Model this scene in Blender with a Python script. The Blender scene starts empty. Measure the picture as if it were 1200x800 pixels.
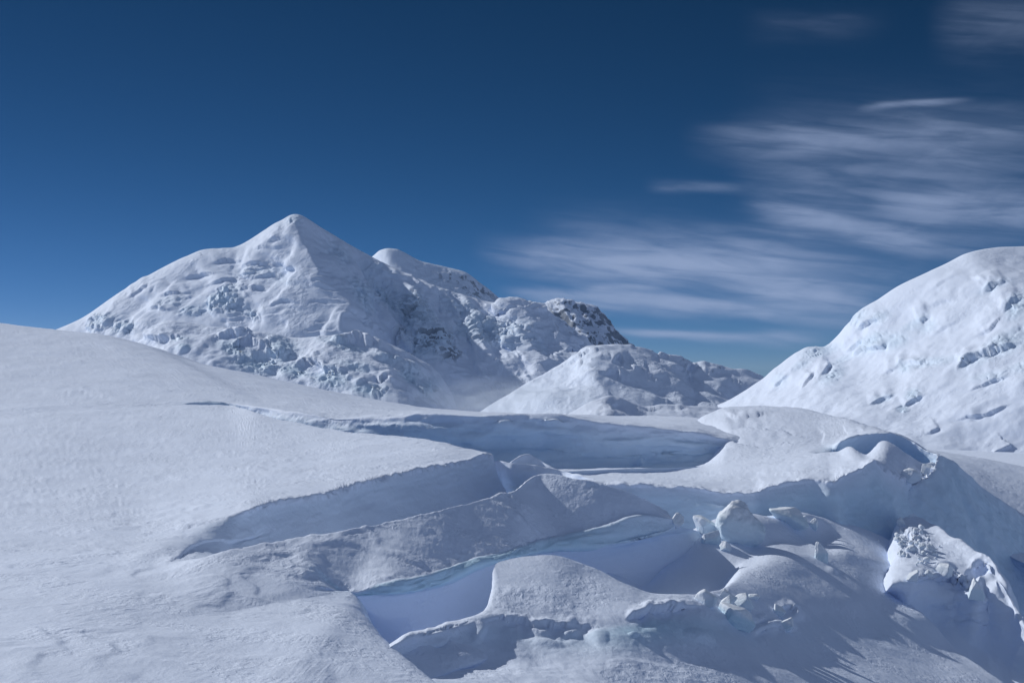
import bpy, math, random
import numpy as np
random.seed(7); rng = np.random.default_rng(7)

# ------------------------------------------------------------------ camera, sky, sun, exposure
F, HV = 1666.7, 430.0           # focal length in photo pixels, pixel row of the level horizon
sc = bpy.context.scene
col = sc.collection
cam_d = bpy.data.cameras.new('camera'); cam = bpy.data.objects.new('camera', cam_d); col.objects.link(cam)
cam.rotation_euler = (math.pi/2, 0, 0)
cam_d.lens = 50.0; cam_d.sensor_width = 36.0; cam_d.shift_y = 30/1200
cam_d.clip_start = 0.5; cam_d.clip_end = 120000
sc.camera = cam
sc.view_settings.view_transform = 'Standard'; sc.view_settings.look = 'None'
sc.view_settings.exposure = 0.0; sc.view_settings.gamma = 1.0
sc.cycles.volume_bounces = 1; sc.cycles.diffuse_bounces = 7; sc.cycles.max_bounces = 10
SUN_EL, SUN_BACK = math.radians(33), math.radians(31)      # height; how far behind the left-hand side
sdir = np.array([-math.cos(SUN_EL)*math.cos(SUN_BACK), math.cos(SUN_EL)*math.sin(SUN_BACK), math.sin(SUN_EL)])
sun_d = bpy.data.lights.new('sun', 'SUN'); sun_d.energy = 3.0; sun_d.angle = math.radians(0.53); sun_d.color = (1.0, 0.985, 0.965)
sun = bpy.data.objects.new('sun', sun_d); col.objects.link(sun)
import mathutils
sun.rotation_euler = mathutils.Vector(sdir).to_track_quat('Z', 'Y').to_euler()
sun.location = (-200, 100, 200)

world = bpy.data.worlds.new('World'); sc.world = world; world.use_nodes = True
SKY_STRENGTH = 0.10

class NT:
    """tiny helper for node trees"""
    def __init__(s, tree): s.t = tree
    def n(s, typ, **kw):
        nd = s.t.nodes.new(typ)
        for k, v in kw.items(): setattr(nd, k, v)
        return nd
    def put(s, sock, v):
        if hasattr(v, 'is_output') or isinstance(v, bpy.types.NodeSocket): s.t.links.new(v, sock)
        else: sock.default_value = v
    def m(s, op, a, b=0.0, c=0.0, clamp=False):
        nd = s.n('ShaderNodeMath', operation=op, use_clamp=clamp)
        s.put(nd.inputs[0], a); s.put(nd.inputs[1], b); s.put(nd.inputs[2], c)
        return nd.outputs[0]
    def mapr(s, v, a, b, c=0.0, d=1.0, smooth=True):
        nd = s.n('ShaderNodeMapRange', interpolation_type='SMOOTHSTEP' if smooth else 'LINEAR')
        s.put(nd.inputs[0], v)
        for i, x in zip((1, 2, 3, 4), (a, b, c, d)): s.put(nd.inputs[i], x)
        return nd.outputs[0]
    def noise(s, vec, scale, detail=4, rough=0.55, dist=0.0, out=0):
        nd = s.n('ShaderNodeTexNoise'); s.put(nd.inputs['Vector'], vec)
        nd.inputs['Scale'].default_value = scale; nd.inputs['Detail'].default_value = detail
        nd.inputs['Roughness'].default_value = rough; nd.inputs['Distortion'].default_value = dist
        return nd.outputs[out]
    def mix(s, f, a, b, blend='MIX'):
        nd = s.n('ShaderNodeMix', data_type='RGBA', blend_type=blend)
        s.put(nd.inputs[0], f); s.put(nd.inputs[6], a); s.put(nd.inputs[7], b)
        return nd.outputs[2]
    def xyz(s, x, y, z):
        nd = s.n('ShaderNodeCombineXYZ'); s.put(nd.inputs[0], x); s.put(nd.inputs[1], y); s.put(nd.inputs[2], z)
        return nd.outputs[0]

def build_world():
    t = world.node_tree; t.nodes.clear(); w = NT(t)
    out = w.n('ShaderNodeOutputWorld'); bg = w.n('ShaderNodeBackground')
    sky = w.n('ShaderNodeTexSky', sky_type='NISHITA', sun_disc=False)
    sky.sun_elevation = SUN_EL; sky.sun_rotation = math.radians(-90) + SUN_BACK
    sky.altitude = 9000; sky.air_density = 1.0; sky.dust_density = 0.05; sky.ozone_density = 1.4
    # polarised, high-altitude contrast: each channel of the sky follows a power law over the whole dome
    sp = w.n('ShaderNodeSeparateColor'); w.put(sp.inputs[0], sky.outputs[0])
    cc = w.n('ShaderNodeCombineColor')
    for k, (g, a) in enumerate(((2.1, .058), (1.45, .168), (1.5, .170))):
        w.put(cc.inputs[k], w.m('MINIMUM', w.m('MULTIPLY', w.m('POWER', sp.outputs[k], g), a), 7.0))
    skyc = cc.outputs[0]
    # cirrus: bands of ice cloud in azimuth / elevation of the sky
    tc = w.n('ShaderNodeTexCoord'); sep = w.n('ShaderNodeSeparateXYZ'); w.put(sep.inputs[0], tc.outputs['Generated'])
    X, Y, Z = sep.outputs
    az = w.m('ARCTAN2', X, Y)
    el = w.m('DIVIDE', Z, w.m('SQRT', w.m('ADD', w.m('MULTIPLY', X, X), w.m('MULTIPLY', Y, Y))))
    # wispy streaks that fall a little to the right
    wv = w.xyz(w.m('MULTIPLY', az, 9.0), w.m('MULTIPLY', w.m('ADD', el, w.m('MULTIPLY', az, 0.08)), 55.0), 0.0)
    warp = w.noise(wv, 0.55, 3, 0.5)
    wob = w.m('MULTIPLY', w.m('SUBTRACT', warp, 0.5), 0.022)
    fine = w.noise(w.xyz(w.m('MULTIPLY', az, 16.0), w.m('MULTIPLY', w.m('ADD', el, w.m('MULTIPLY', az, 0.12)), 120.0), 3.0), 1.0, 5, 0.52, 0.4)
    fine2 = w.noise(w.xyz(w.m('MULTIPLY', az, 26.0), w.m('MULTIPLY', w.m('ADD', el, w.m('MULTIPLY', az, -0.35)), 60.0), 8.0), 0.8, 4, 0.55, 0.6)
    tex = w.m('MULTIPLY', w.mapr(fine, 0.30, 0.72), w.mapr(fine2, 0.15, 0.65, 0.45, 1.0))
    elw = w.m('ADD', el, wob)
    total = None
    # (left end, right end, level at left, level at right, half thickness up, half thickness down, strength)
    bands = [
        (545, 1060, 297, 328, 16, 16, .75), (600, 1110, 292, 335, 34, 34, .50), (575, 1030, 338, 376, 7, 11, 1.0),
        (680, 790, 338, 342, 3.5, 3.5, .5), (700, 985, 386, 400, 5, 6, .80), (820, 1040, 334, 354, 6, 9, .62),
        (860, 1170, 243, 300, 11, 15, .50), (1010, 1300, 238, 262, 14, 20, .42), (790, 1300, 160, 172, 16, 26, .30),
        (1000, 1150, 135, 137, 3.2, 3.2, .42), (750, 890, 221, 225, 7, 7, .18), (860, 1060, 38, 42, 14, 14, .05),
        (1080, 1300, 45, 60, 26, 32, .13), (840, 1320, 210, 235, 65, 75, .24), (860, 1080, 345, 385, 20, 20, .50)]
    for (u0, u1, v0, v1, tu, td, a) in bands:
        a0, a1 = math.atan((u0-600)/F), math.atan((u1-600)/F)
        e0, e1 = (HV-v0)/F, (HV-v1)/F
        k = (e1-e0)/(a1-a0)
        dy = w.m('SUBTRACT', elw, w.m('MULTIPLY_ADD', az, k, e0-k*a0))
        up = w.m('DIVIDE', w.m('MAXIMUM', dy, 0.0), tu/F); dn = w.m('DIVIDE', w.m('MINIMUM', dy, 0.0), td/F)
        r2 = w.m('ADD', w.m('MULTIPLY', up, up), w.m('MULTIPLY', dn, dn))
        g = w.m('POWER', 2.718, w.m('MULTIPLY', r2, -1.0))
        span = a1-a0
        win = w.m('MULTIPLY', w.mapr(az, a0, a0+span*0.25), w.mapr(az, a1-span*0.40, a1, 1.0, 0.0))
        g = w.m('MULTIPLY', w.m('MULTIPLY', g, win), a)
        total = g if total is None else w.m('ADD', total, g)
    # more cirrus added out of view for fill light: right, behind and overhead; the left side stays clearer
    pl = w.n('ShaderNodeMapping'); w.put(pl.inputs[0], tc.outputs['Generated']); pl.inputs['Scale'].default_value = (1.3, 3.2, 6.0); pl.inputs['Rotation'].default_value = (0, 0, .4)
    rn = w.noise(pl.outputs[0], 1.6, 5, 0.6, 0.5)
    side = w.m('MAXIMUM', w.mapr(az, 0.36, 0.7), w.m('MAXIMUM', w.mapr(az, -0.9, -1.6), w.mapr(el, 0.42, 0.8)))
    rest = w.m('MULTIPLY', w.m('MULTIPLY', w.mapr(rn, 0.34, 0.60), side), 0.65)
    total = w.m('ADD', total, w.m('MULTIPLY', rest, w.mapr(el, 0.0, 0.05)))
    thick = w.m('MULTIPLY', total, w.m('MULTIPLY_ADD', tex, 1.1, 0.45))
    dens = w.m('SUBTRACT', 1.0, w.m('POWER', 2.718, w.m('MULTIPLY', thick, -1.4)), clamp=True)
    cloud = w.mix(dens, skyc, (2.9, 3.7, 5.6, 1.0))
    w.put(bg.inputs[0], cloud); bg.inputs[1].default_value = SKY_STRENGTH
    w.put(out.inputs[0], bg.outputs[0])
build_world()

# ------------------------------------------------------------------ noise (numpy)
_perm = rng.permutation(512).astype(np.int32); _perm = np.concatenate([_perm, _perm, _perm])
_g = rng.normal(size=(512, 3)).astype(np.float32); _g /= np.linalg.norm(_g, axis=1, keepdims=True)
def pn(p):
    p = np.asarray(p, np.float32); s = p.shape[:-1]; p = p.reshape(-1, 3)
    i = np.floor(p).astype(np.int32); f = p - i; i &= 511
    w = f*f*f*(f*(f*6-15)+10)
    r = np.zeros(len(p), np.float32)
    for dx in (0, 1):
        for dy in (0, 1):
            for dz in (0, 1):
                h = _perm[_perm[_perm[i[:, 0]+dx] + i[:, 1]+dy] + i[:, 2]+dz]
                g = _g[h]
                dot = g[:, 0]*(f[:, 0]-dx) + g[:, 1]*(f[:, 1]-dy) + g[:, 2]*(f[:, 2]-dz)
                r += dot*(w[:, 0] if dx else 1-w[:, 0])*(w[:, 1] if dy else 1-w[:, 1])*(w[:, 2] if dz else 1-w[:, 2])
    return (r*1.5).reshape(s)
def fbm(p, o=4, g=0.5, l=2.03):
    a, r, p = 1.0, 0, np.asarray(p, np.float32)
    for k in range(o):
        r = r + a*pn(p + 17.3*k); a *= g; p = p*l
    return r
def ridged(p, o=4, g=0.5):
    a, r, p = 1.0, 0, np.asarray(p, np.float32)
    for k in range(o):
        r = r + a*(1-2*np.abs(pn(p + 9.1*k))); a *= g; p = p*2.1
    return r
def sm(a, b, x):
    t = np.clip((x-a)/(b-a), 0, 1); return t*t*(3-2*t)
def worley(p, mask=None):
    if mask is not None:                                 # only where it is needed
        out = [np.zeros(p.shape[:-1], np.float32) for _ in range(3)]
        if mask.any():
            for o, r in zip(out, worley(p[mask])): o[mask] = r
        return out
    p = np.asarray(p, np.float32); s = p.shape[:-1]; p = p.reshape(-1, 3)
    i = np.floor(p).astype(np.int32); f = p-i
    b1 = np.full(len(p), 9, np.float32); b2 = b1.copy(); idv = np.zeros(len(p), np.float32)
    for dx in (-1, 0, 1):
        for dy in (-1, 0, 1):
            for dz in (-1, 0, 1):
                h = _perm[_perm[_perm[(i[:, 0]+dx) & 511] + ((i[:, 1]+dy) & 511)] + ((i[:, 2]+dz) & 511)]
                o = _g[h]*0.35+0.5
                d = (o[:, 0]+dx-f[:, 0])**2+(o[:, 1]+dy-f[:, 1])**2+(o[:, 2]+dz-f[:, 2])**2
                c = d < b1
                b2 = np.where(c, b1, np.minimum(b2, d)); b1 = np.where(c, d, b1); idv = np.where(c, h/512.0, idv)
    return np.sqrt(b1).reshape(s), np.sqrt(b2).reshape(s), idv.reshape(s)

# ------------------------------------------------------------------ sheets through control rows
def W(u, v, d): return np.array([(u-600)/F*d, d, (HV-v)/F*d])
def toW(a):
    a = np.asarray(a, float); d = a[..., 2]
    return np.stack([(a[..., 0]-600)/F*d, d, (HV-a[..., 1])/F*d], -1)
def toP(w):
    w = np.asarray(w, float); d = w[..., 1]
    return np.stack([600+w[..., 0]/d*F, HV-w[..., 2]/d*F, d], -1)
def moved(row, dx, dy, dz, wt=None):
    w = toW(row); o = np.array([dx, dy, dz], float)
    if wt is not None: o = np.asarray(wt, float)[:, None]*o
    return toP(w+o)
def pchip(Yk, xs):
    """monotone cubic through Yk (k along axis 0, unit spacing) at positions xs"""
    Yk = np.asarray(Yk, float); n = len(Yk)
    d = np.diff(Yk, axis=0); m = np.zeros_like(Yk)
    if n > 2:
        a, b = d[:-1], d[1:]
        with np.errstate(divide='ignore', invalid='ignore'):
            h = np.where(a*b > 0, 2*a*b/(a+b), 0)
        # blend the harmonic (monotone) slope with the centred one, a little rounder
        m[1:-1] = np.where(a*b > 0, h, 0)
    m[0], m[-1] = d[0], d[-1]
    i = np.clip(np.floor(xs).astype(int), 0, n-2); t = xs-i
    t = t.reshape((-1,)+(1,)*(Yk.ndim-1))
    return ((2*t**3-3*t**2+1)*Yk[i] + (t**3-2*t**2+t)*m[i] + (-2*t**3+3*t**2)*Yk[i+1] + (t**3-t**2)*m[i+1])
def pos_list(lens, step, mn=2):
    xs = [0.0]
    for k, L in enumerate(lens):
        n = max(mn, int(math.ceil(L/step)))
        xs += [k + (i+1)/n for i in range(n)]
    return np.array(xs)

class Ctx: pass
CTX = []                 # sheets that things can stand on
def sheet(name, rows, disp=None, attrs=None, step=1.5, hidden=(), mat=None, parent=None, cap=260, margin=40):
    """rows: list of equally long lists of (pixel u, pixel v, distance); attrs: dict name -> per-row values
       (numbers or lists per column). hidden: row spans that the photo cannot show, meshed coarsely."""
    R = np.array([np.asarray(r, float) for r in rows])             # K,J,3
    A = {}
    for k, vals in (attrs or {}).items():
        A[k] = np.array([np.full(R.shape[1], x, float) if np.isscalar(x) else np.asarray(x, float) for x in vals])
    Q = R.copy(); Q[..., 2] = 1/R[..., 2]
    stack = np.concatenate([Q]+[a[..., None] for a in A.values()], -1)
    def seg(a):                                                     # on-screen length inside the frame
        dd = np.linalg.norm(np.diff(a[..., :2], axis=0), axis=-1)
        return dd
    ju = np.swapaxes(R, 0, 1)
    L = np.minimum(np.max(seg(ju)[:, :], axis=1), cap)
    jx = pos_list(L, step)
    fine = np.swapaxes(pchip(np.swapaxes(stack, 0, 1), jx), 0, 1)   # K, nj
    Lk = np.linalg.norm(np.diff(fine[..., :2], axis=0), axis=-1).max(axis=1)
    Lk = np.minimum(Lk, cap)
    for h in hidden: Lk[h] = min(Lk[h], step*8)
    kx = pos_list(Lk, step)
    G = pchip(fine, kx)
    c = Ctx(); c.u, c.v = G[..., 0], G[..., 1]; c.d = 1/G[..., 2]
    c.X = toW(np.stack([c.u, c.v, c.d], -1))
    c.A = {k: np.clip(G[..., 3+i], 0, 10) for i, k in enumerate(A)}
    c.kx = np.repeat(kx[:, None], len(jx), 1); c.jx = np.repeat(jx[None], len(kx), 0)
    def normals():
        du = np.gradient(c.X, axis=1); dv = np.gradient(c.X, axis=0)
        n = np.cross(du, dv); n /= np.linalg.norm(n, axis=-1, keepdims=True)+1e-12
        return n
    c.px = c.d/F
    n = normals()
    # consistent orientation: rows run away from the camera, columns run right -> du x dv is up
    c.N = n
    if disp is not None:
        for f in (disp if isinstance(disp, (list, tuple)) else [disp]):
            h = f(c)
            if h is None: continue
            if h.ndim == 3: c.X = c.X + h
            else: c.X = c.X + c.N*h[..., None]
            c.N = normals()
    o = grid_object(name, c.X, c.A, mat, parent)
    return o, c

def grid_object(name, X, A, mat, parent=None):
    nk, nj = X.shape[:2]
    idx = np.arange(nk*nj).reshape(nk, nj)
    q = np.stack([idx[:-1, :-1], idx[:-1, 1:], idx[1:, 1:], idx[1:, :-1]], -1).reshape(-1, 4)
    return raw_object(name, X.reshape(-1, 3), q, {k: a.reshape(-1) for k, a in A.items()}, mat, parent)
def raw_object(name, V, Q, A, mat, parent=None, smooth=True):
    me = bpy.data.meshes.new(name)
    V = np.asarray(V, np.float32); Q = np.asarray(Q, np.int32); m = Q.shape[1]
    me.vertices.add(len(V)); me.vertices.foreach_set('co', V.ravel())
    me.loops.add(Q.size); me.loops.foreach_set('vertex_index', Q.ravel())
    me.polygons.add(len(Q)); me.polygons.foreach_set('loop_start', np.arange(0, Q.size, m, dtype=np.int32))
    me.polygons.foreach_set('loop_total', np.full(len(Q), m, np.int32))
    if smooth: me.polygons.foreach_set('use_smooth', np.ones(len(Q), bool))
    me.update(calc_edges=True)
    for k, a in A.items():
        at = me.attributes.new(k, 'FLOAT', 'POINT'); at.data.foreach_set('value', np.ascontiguousarray(a, np.float32))
    me.validate()
    o = bpy.data.objects.new(name, me); col.objects.link(o)
    if mat: me.materials.append(mat)
    if parent: o.parent = parent
    return o
def tag(o, label=None, cat=None, group=None, kind=None):
    for k, v in (('label', label), ('category', cat), ('group', group), ('kind', kind)):
        if v: o[k] = v
    return o

def relax(c, mask, n=40):
    """melt kinks of the control surface where mask is 1"""
    k = np.where(mask.max(1) > 0)[0]; j = np.where(mask.max(0) > 0)[0]
    k0, k1, j0, j1 = max(k[0]-1, 0), k[-1]+2, max(j[0]-1, 0), j[-1]+2
    X = c.X[k0:k1, j0:j1].astype(np.float32); m = mask[k0:k1, j0:j1, None][1:-1, 1:-1].astype(np.float32)*.25
    for _ in range(n):
        X[1:-1, 1:-1] += (X[:-2, 1:-1]+X[2:, 1:-1]+X[1:-1, :-2]+X[1:-1, 2:]-4*X[1:-1, 1:-1])*m
    c.X[k0:k1, j0:j1] = X
# brushes on the sheet, given in photo pixels and turned to metres by the distance
def blob(c, u, v, ru, rv, rot=0, soft=1.0):
    a = math.radians(rot); du, dv = c.u-u, c.v-v
    x = (du*math.cos(a)+dv*math.sin(a))/ru; y = (-du*math.sin(a)+dv*math.cos(a))/rv
    r = np.sqrt(x*x+y*y)
    return 1-sm(1-soft, 1.0+0.0, r) if soft < 1 else np.clip(1-r*r, 0, 1)**2
def line_dist(c, pts, wob=None):
    U, V = (c.u, c.v) if wob is None else (c.u+wob[0], c.v+wob[1])
    best = np.full(c.u.shape, 1e9); sgn = np.zeros(c.u.shape); par = np.zeros(c.u.shape)
    tot = len(pts)-1
    for i in range(tot):
        (x0, y0), (x1, y1) = pts[i], pts[i+1]
        ex, ey = x1-x0, y1-y0; L = ex*ex+ey*ey
        t = np.clip(((U-x0)*ex+(V-y0)*ey)/L, 0, 1)
        dx, dy = U-(x0+t*ex), V-(y0+t*ey); dd = np.hypot(dx, dy)
        s = np.sign(ex*dy-ey*dx)                       # >0 below the line when drawn left to right
        b = dd < best
        best = np.where(b, dd, best); sgn = np.where(b, s, sgn); par = np.where(b, (i+t)/tot, par)
    return best*sgn, par
def scarp(c, pts, h, w_up, w_dn, soft=1.5, wob=1.5, wscale=14):
    """a step: snow above the line stands proud by h px and breaks off below it"""
    seed = pts[0][0]*.37
    n1 = fbm(np.stack([c.u/wscale, c.v/wscale, c.u*0+seed], -1), 4)*wob*1.6
    s, p = line_dist(c, pts, (n1, -n1*0.8))
    lvl = np.clip(.8+.7*pn(np.stack([c.u/11, c.v/11, c.u*0+seed+3], -1)), .1, 1.4)
    end = sm(0, .35, p)*(1-sm(.6, 1, p))*lvl
    up = np.where(s <= 0, 1-sm(0, w_up, -s), 0); dn = np.where(s > 0, (1-sm(0, w_dn*1.3, s)), 0)
    k = sm(-soft, soft, s)
    return end*c.px*h*((1-k)*up*.8 - 0.6*k*dn)

# ------------------------------------------------------------------ materials
def snow_material(name, base=(.74, .82, .96), ice=(.50, .70, .84), scale=1.0, bump=0.5, rock=False, streak=0.0, aniso=(1, 1, 1), fine=1.0):
    m = bpy.data.materials.new(name); m.use_nodes = True; t = m.node_tree; t.nodes.clear(); w = NT(t)
    out = w.n('ShaderNodeOutputMaterial'); p = w.n('ShaderNodeBsdfPrincipled')
    geo = w.n('ShaderNodeNewGeometry'); pos = geo.outputs['Position']
    mp = w.n('ShaderNodeMapping'); w.put(mp.inputs[0], pos); mp.inputs['Scale'].default_value = aniso
    mp.inputs['Rotation'].default_value = (0, 0, math.radians(-24))
    pv = mp.outputs[0]
    ai = w.n('ShaderNodeAttribute', attribute_name='ice').outputs['Fac']
    n1 = w.noise(pv, 0.9/scale, 5, 0.6); n2 = w.noise(pos, 0.09/scale, 3, 0.5)
    c0 = w.mix(w.mapr(n2, .3, .7), base+(1,), tuple(x*.955 for x in base)+(1,))
    c0 = w.mix(w.m('MULTIPLY', ai, w.mapr(n1, .2, .8, .75, 1.0), clamp=True), c0, ice+(1,))
    rough = w.m('SUBTRACT', 0.72, w.m('MULTIPLY', ai, 0.25, clamp=True))
    if rock:
        ar = w.n('ShaderNodeAttribute', attribute_name='rock').outputs['Fac']
        nr = w.noise(pos, 0.02, 6, 0.65)
        steep = w.n('ShaderNodeSeparateXYZ'); w.put(steep.inputs[0], geo.outputs['Normal'])
        bare = w.m('MULTIPLY', ar, w.mapr(w.m('ADD', nr, w.m('MULTIPLY', w.m('SUBTRACT', 0.62, steep.outputs[2]), 0.55)), .47, .56), clamp=True)
        rc = w.mix(w.noise(pos, 0.05, 5, 0.7), (.075, .095, .135, 1), (.21, .25, .31, 1))
        c0 = w.mix(bare, c0, rc)
    w.put(p.inputs['Base Color'], c0); w.put(p.inputs['Roughness'], rough)
    p.inputs['Specular IOR Level'].default_value = 0.25
    # wind-packed crust: plates, ripples, grain
    h1 = w.noise(pv, 0.55/scale, 6, 0.62, 0.4)
    h2 = w.noise(pv, 3.2/scale, 4, 0.6)
    h3 = w.noise(pos, 16.0/scale, 3, 0.6)
    h = w.m('ADD', w.m('MULTIPLY', h1, 1.0), w.m('ADD', w.m('MULTIPLY', h2, 0.28*fine), w.m('MULTIPLY', h3, 0.05*fine)))
    # patches of dimpled crust
    pm = w.mapr(w.noise(pos, 0.16/scale, 4, .6, .3), .47, .56)
    dim = w.mapr(w.noise(pv, 2.3/scale, 3, .55, .3), .38, .62)
    h = w.m('ADD', h, w.m('MULTIPLY', w.m('MULTIPLY', dim, pm), .30*fine))
    b = w.n('ShaderNodeBump'); b.inputs['Strength'].default_value = bump; b.inputs['Distance'].default_value = 0.35*scale
    w.put(b.inputs['Height'], h); w.put(p.inputs['Normal'], b.outputs[0])
    w.put(out.inputs[0], p.outputs[0])
    return m
M_near = snow_material('wind_packed_snow', aniso=(1.0, .62, 1.0), bump=.34)
M_mid = snow_material('glacier_snow', scale=1.8, bump=.25, aniso=(1, .6, 1))
M_far = snow_material('mountain_snow', scale=60, bump=.3, rock=True)
M_right = snow_material('dome_snow', scale=12, bump=.22)
M_ice = snow_material('block_ice', base=(.78, .84, .91), ice=(.45, .68, .80), scale=.7, bump=.5)

# ------------------------------------------------------------------ far mountains
def px3(c, s): return c.X/s

def main_mountain():
    cols = [
     [(56,390,7050),(60,402,6900),(64,420,6700),(66,445,6500),(70,500,6200)],
     [(95,373,7000),(97,390,6820),(100,415,6600),(104,445,6400),(110,500,6050)],
     [(144,340,6950),(147,362,6760),(152,390,6540),(158,430,6250),(165,500,5900)],
     [(214,302,6850),(219,335,6600),(226,368,6330),(232,410,6000),(240,500,5600)],
     [(242,292,6820),(250,325,6540),(262,360,6240),(270,402,5920),(280,500,5480)],
     [(270,291,6800),(280,322,6500),(294,355,6180),(304,395,5850),(318,500,5400)],
     [(326,260,6680),(338,300,6330),(354,340,6000),(368,385,5690),(385,500,5200)],
     [(347,251,6640),(364,295,6240),(382,340,5900),(403,388,5600),(425,500,5150)],
     [(382,270,6800),(398,310,6500),(417,350,6240),(434,395,5900),(455,500,5300)],
     [(424,295,6980),(440,332,6760),(455,365,6520),(468,405,6150),(490,500,5450)],
     [(485,325,7020),(490,350,6740),(497,375,6420),(505,405,6050),(525,500,5350)],
     [(540,345,7120),(542,365,6930),(548,390,6640),(556,420,6280),(570,500,5550)],
     [(583,355,7120),(584,372,6900),(590,395,6640),(598,425,6300),(610,500,5600)],
     [(604,350,7000),(610,375,6760),(617,400,6480),(624,430,6200),(640,500,5600)],
     [(629,358,7050),(635,385,6800),(645,410,6540),(655,435,6280),(668,500,5650)],
     [(655,383,7000),(665,402,6760),(675,420,6560),(685,440,6300),(702,500,5700)],
     [(690,413,6900),(700,425,6760),(712,437,6580),(722,450,6400),(742,500,5800)]]
    R = np.array(cols, float).transpose(1, 0, 2)[::-1]
    R[:, :8, 2] -= (R[:, :8, 2]-R[:, 7:8, 2])*.6
    R[:, 9:11, 2] += 110; R[:, 8, 2] += 60
    R[:, :, 2] = 5600+(R[:, :, 2]-5600)*.66
    top = R[-1]
    rows = [moved(R[0], 0, -500, -250)] + list(R) + [moved(top, 20, 120, -40), moved(top, 60, 700, -500)]
    def d0(c):                                             # the spurs wander
        fade = (1-sm(4.0, 5.0, c.kx))*sm(1, 2, c.kx)
        a = fbm(c.X/np.array([230, 400, 230]), 3)*60*fade
        return np.stack([a, a*.4, a*0], -1)
    def d1(c):
        fade = 1-sm(4.25, 5.0, c.kx)*0.95
        big = ridged(c.X/np.array([420, 600, 420]), 4, .5)*13 + fbm(c.X/150, 4)*7
        right = sm(390, 450, c.u)
        gul = ridged(np.stack([c.X[..., 0]/170+c.X[..., 2]/260, c.X[..., 1]/700, c.X[..., 2]/500], -1), 3)*26*right
        return (big*(.4+.9*right)+gul)*fade
    def d2(c):                                             # broken ice: seracs and crevassed patches
        m = np.zeros(c.u.shape)
        for (u, v, ru, rv, rot, a) in [
            (255,355,26,16,-20,1.3),(272,352,24,22,30,1.5),(225,365,20,10,0,1.0),(290,368,20,10,20,.8),(120,378,32,14,-20,1.2),(150,385,30,12,0,1.1),
            (200,356,26,10,-10,.6),(300,320,40,9,-8,.5),(330,330,40,10,10,.4),(345,258,16,8,0,.7),
            (415,350,40,22,50,1.2),(455,355,60,26,40,1.3),(480,380,46,40,60,1.2),(395,300,24,20,50,.8),(440,320,34,18,35,.7),
            (505,410,34,40,30,1.2),(560,395,46,26,20,1.1),(600,400,34,24,20,.9),(540,370,44,16,20,.8),(630,410,26,16,30,.7),(520,345,34,12,20,.5)]:
            m = np.maximum(m, a*blob(c, u, v, ru, rv, rot))
        c.A['rough'] = m
        q = c.X/np.array([46, 46, 30])+fbm(c.X/60, 2)[..., None]*.5
        f1, f2, idv = worley(q, m > .01)
        block = (idv-.5)*30 + sm(0, .35, f2-f1)*6 + fbm(c.X/15, 3)*4
        q2 = c.X/np.array([19, 19, 13]); g1, g2, id2 = worley(q2, m > .01)
        block += (id2-.5)*9
        m2 = np.clip(m + .25*fbm(c.X/130, 3)*(m > .02), 0, 2)
        return block*np.clip(m2*.75, 0, 1.0)
    def d3(c):                                             # ledges along the slope
        t = c.X[..., 2]/34 + fbm(c.X/190, 3)*1.6 + c.X[..., 0]/420
        fr = t-np.floor(t)
        saw = np.where(fr < .82, fr/.82, (1-fr)/.18)
        mask = sm(.06, .5, fbm(c.X/np.array([170, 170, 90])+5, 3))
        fade = 1-sm(4.4, 5.0, c.kx)*.9
        return (saw-.5)*11*mask*fade*(.6+.6*sm(390, 430, c.u))
    def lip(c):
        h = 0
        for pts in [[(205,330),(232,322),(255,324)],[(225,338),(258,330),(285,332)],[(240,312),(262,306),(290,308)],[(300,295),(318,290),(336,292)],[(262,345),(300,338),(322,342)],[(180,352),(200,346),(228,344)],[(326,318),(344,314),(352,320)],[(318,360),(335,352),(352,356)],[(170,366),(190,362),(214,366)],[(150,352),(168,340),(182,332)],[(292,330),(312,323),(326,330)],[(275,318),(300,310),(320,312)],[(196,352),(210,352),(224,348)],[(236,346),(262,338),(274,347),(280,358)],[(318,286),(330,281),(345,277)]]:
            h = h + scarp(c, pts, 3.2, 26, 5, soft=.7, wob=1.2)
        return h
    def rk(c):
        r = np.zeros(c.u.shape)
        for (u, v, ru, rv, rot, a) in [(508,402,26,26,20,.6),(520,420,24,18,20,.6),(480,372,40,30,50,.32),(270,364,24,10,20,.2),(560,405,40,20,20,.2),(650,390,20,20,40,.4),(470,400,26,18,40,.4)]:
            r = np.maximum(r, a*blob(c, u, v, ru, rv, rot))
        c.A['rock'] = np.clip(r*1.5, 0, 1); c.A['ice'] = np.clip(c.A['rough']*.35, 0, .5)
    o, c = sheet('mountain', rows, [d0, d1, d2, d3, lip, rk], step=1.32, hidden=(0, 5, 6), mat=M_far)
    tag(o, 'tall pointed snow mountain with a sunlit left face and shaded icefalls on the right', 'mountain', kind='structure')
main_mountain()

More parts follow.
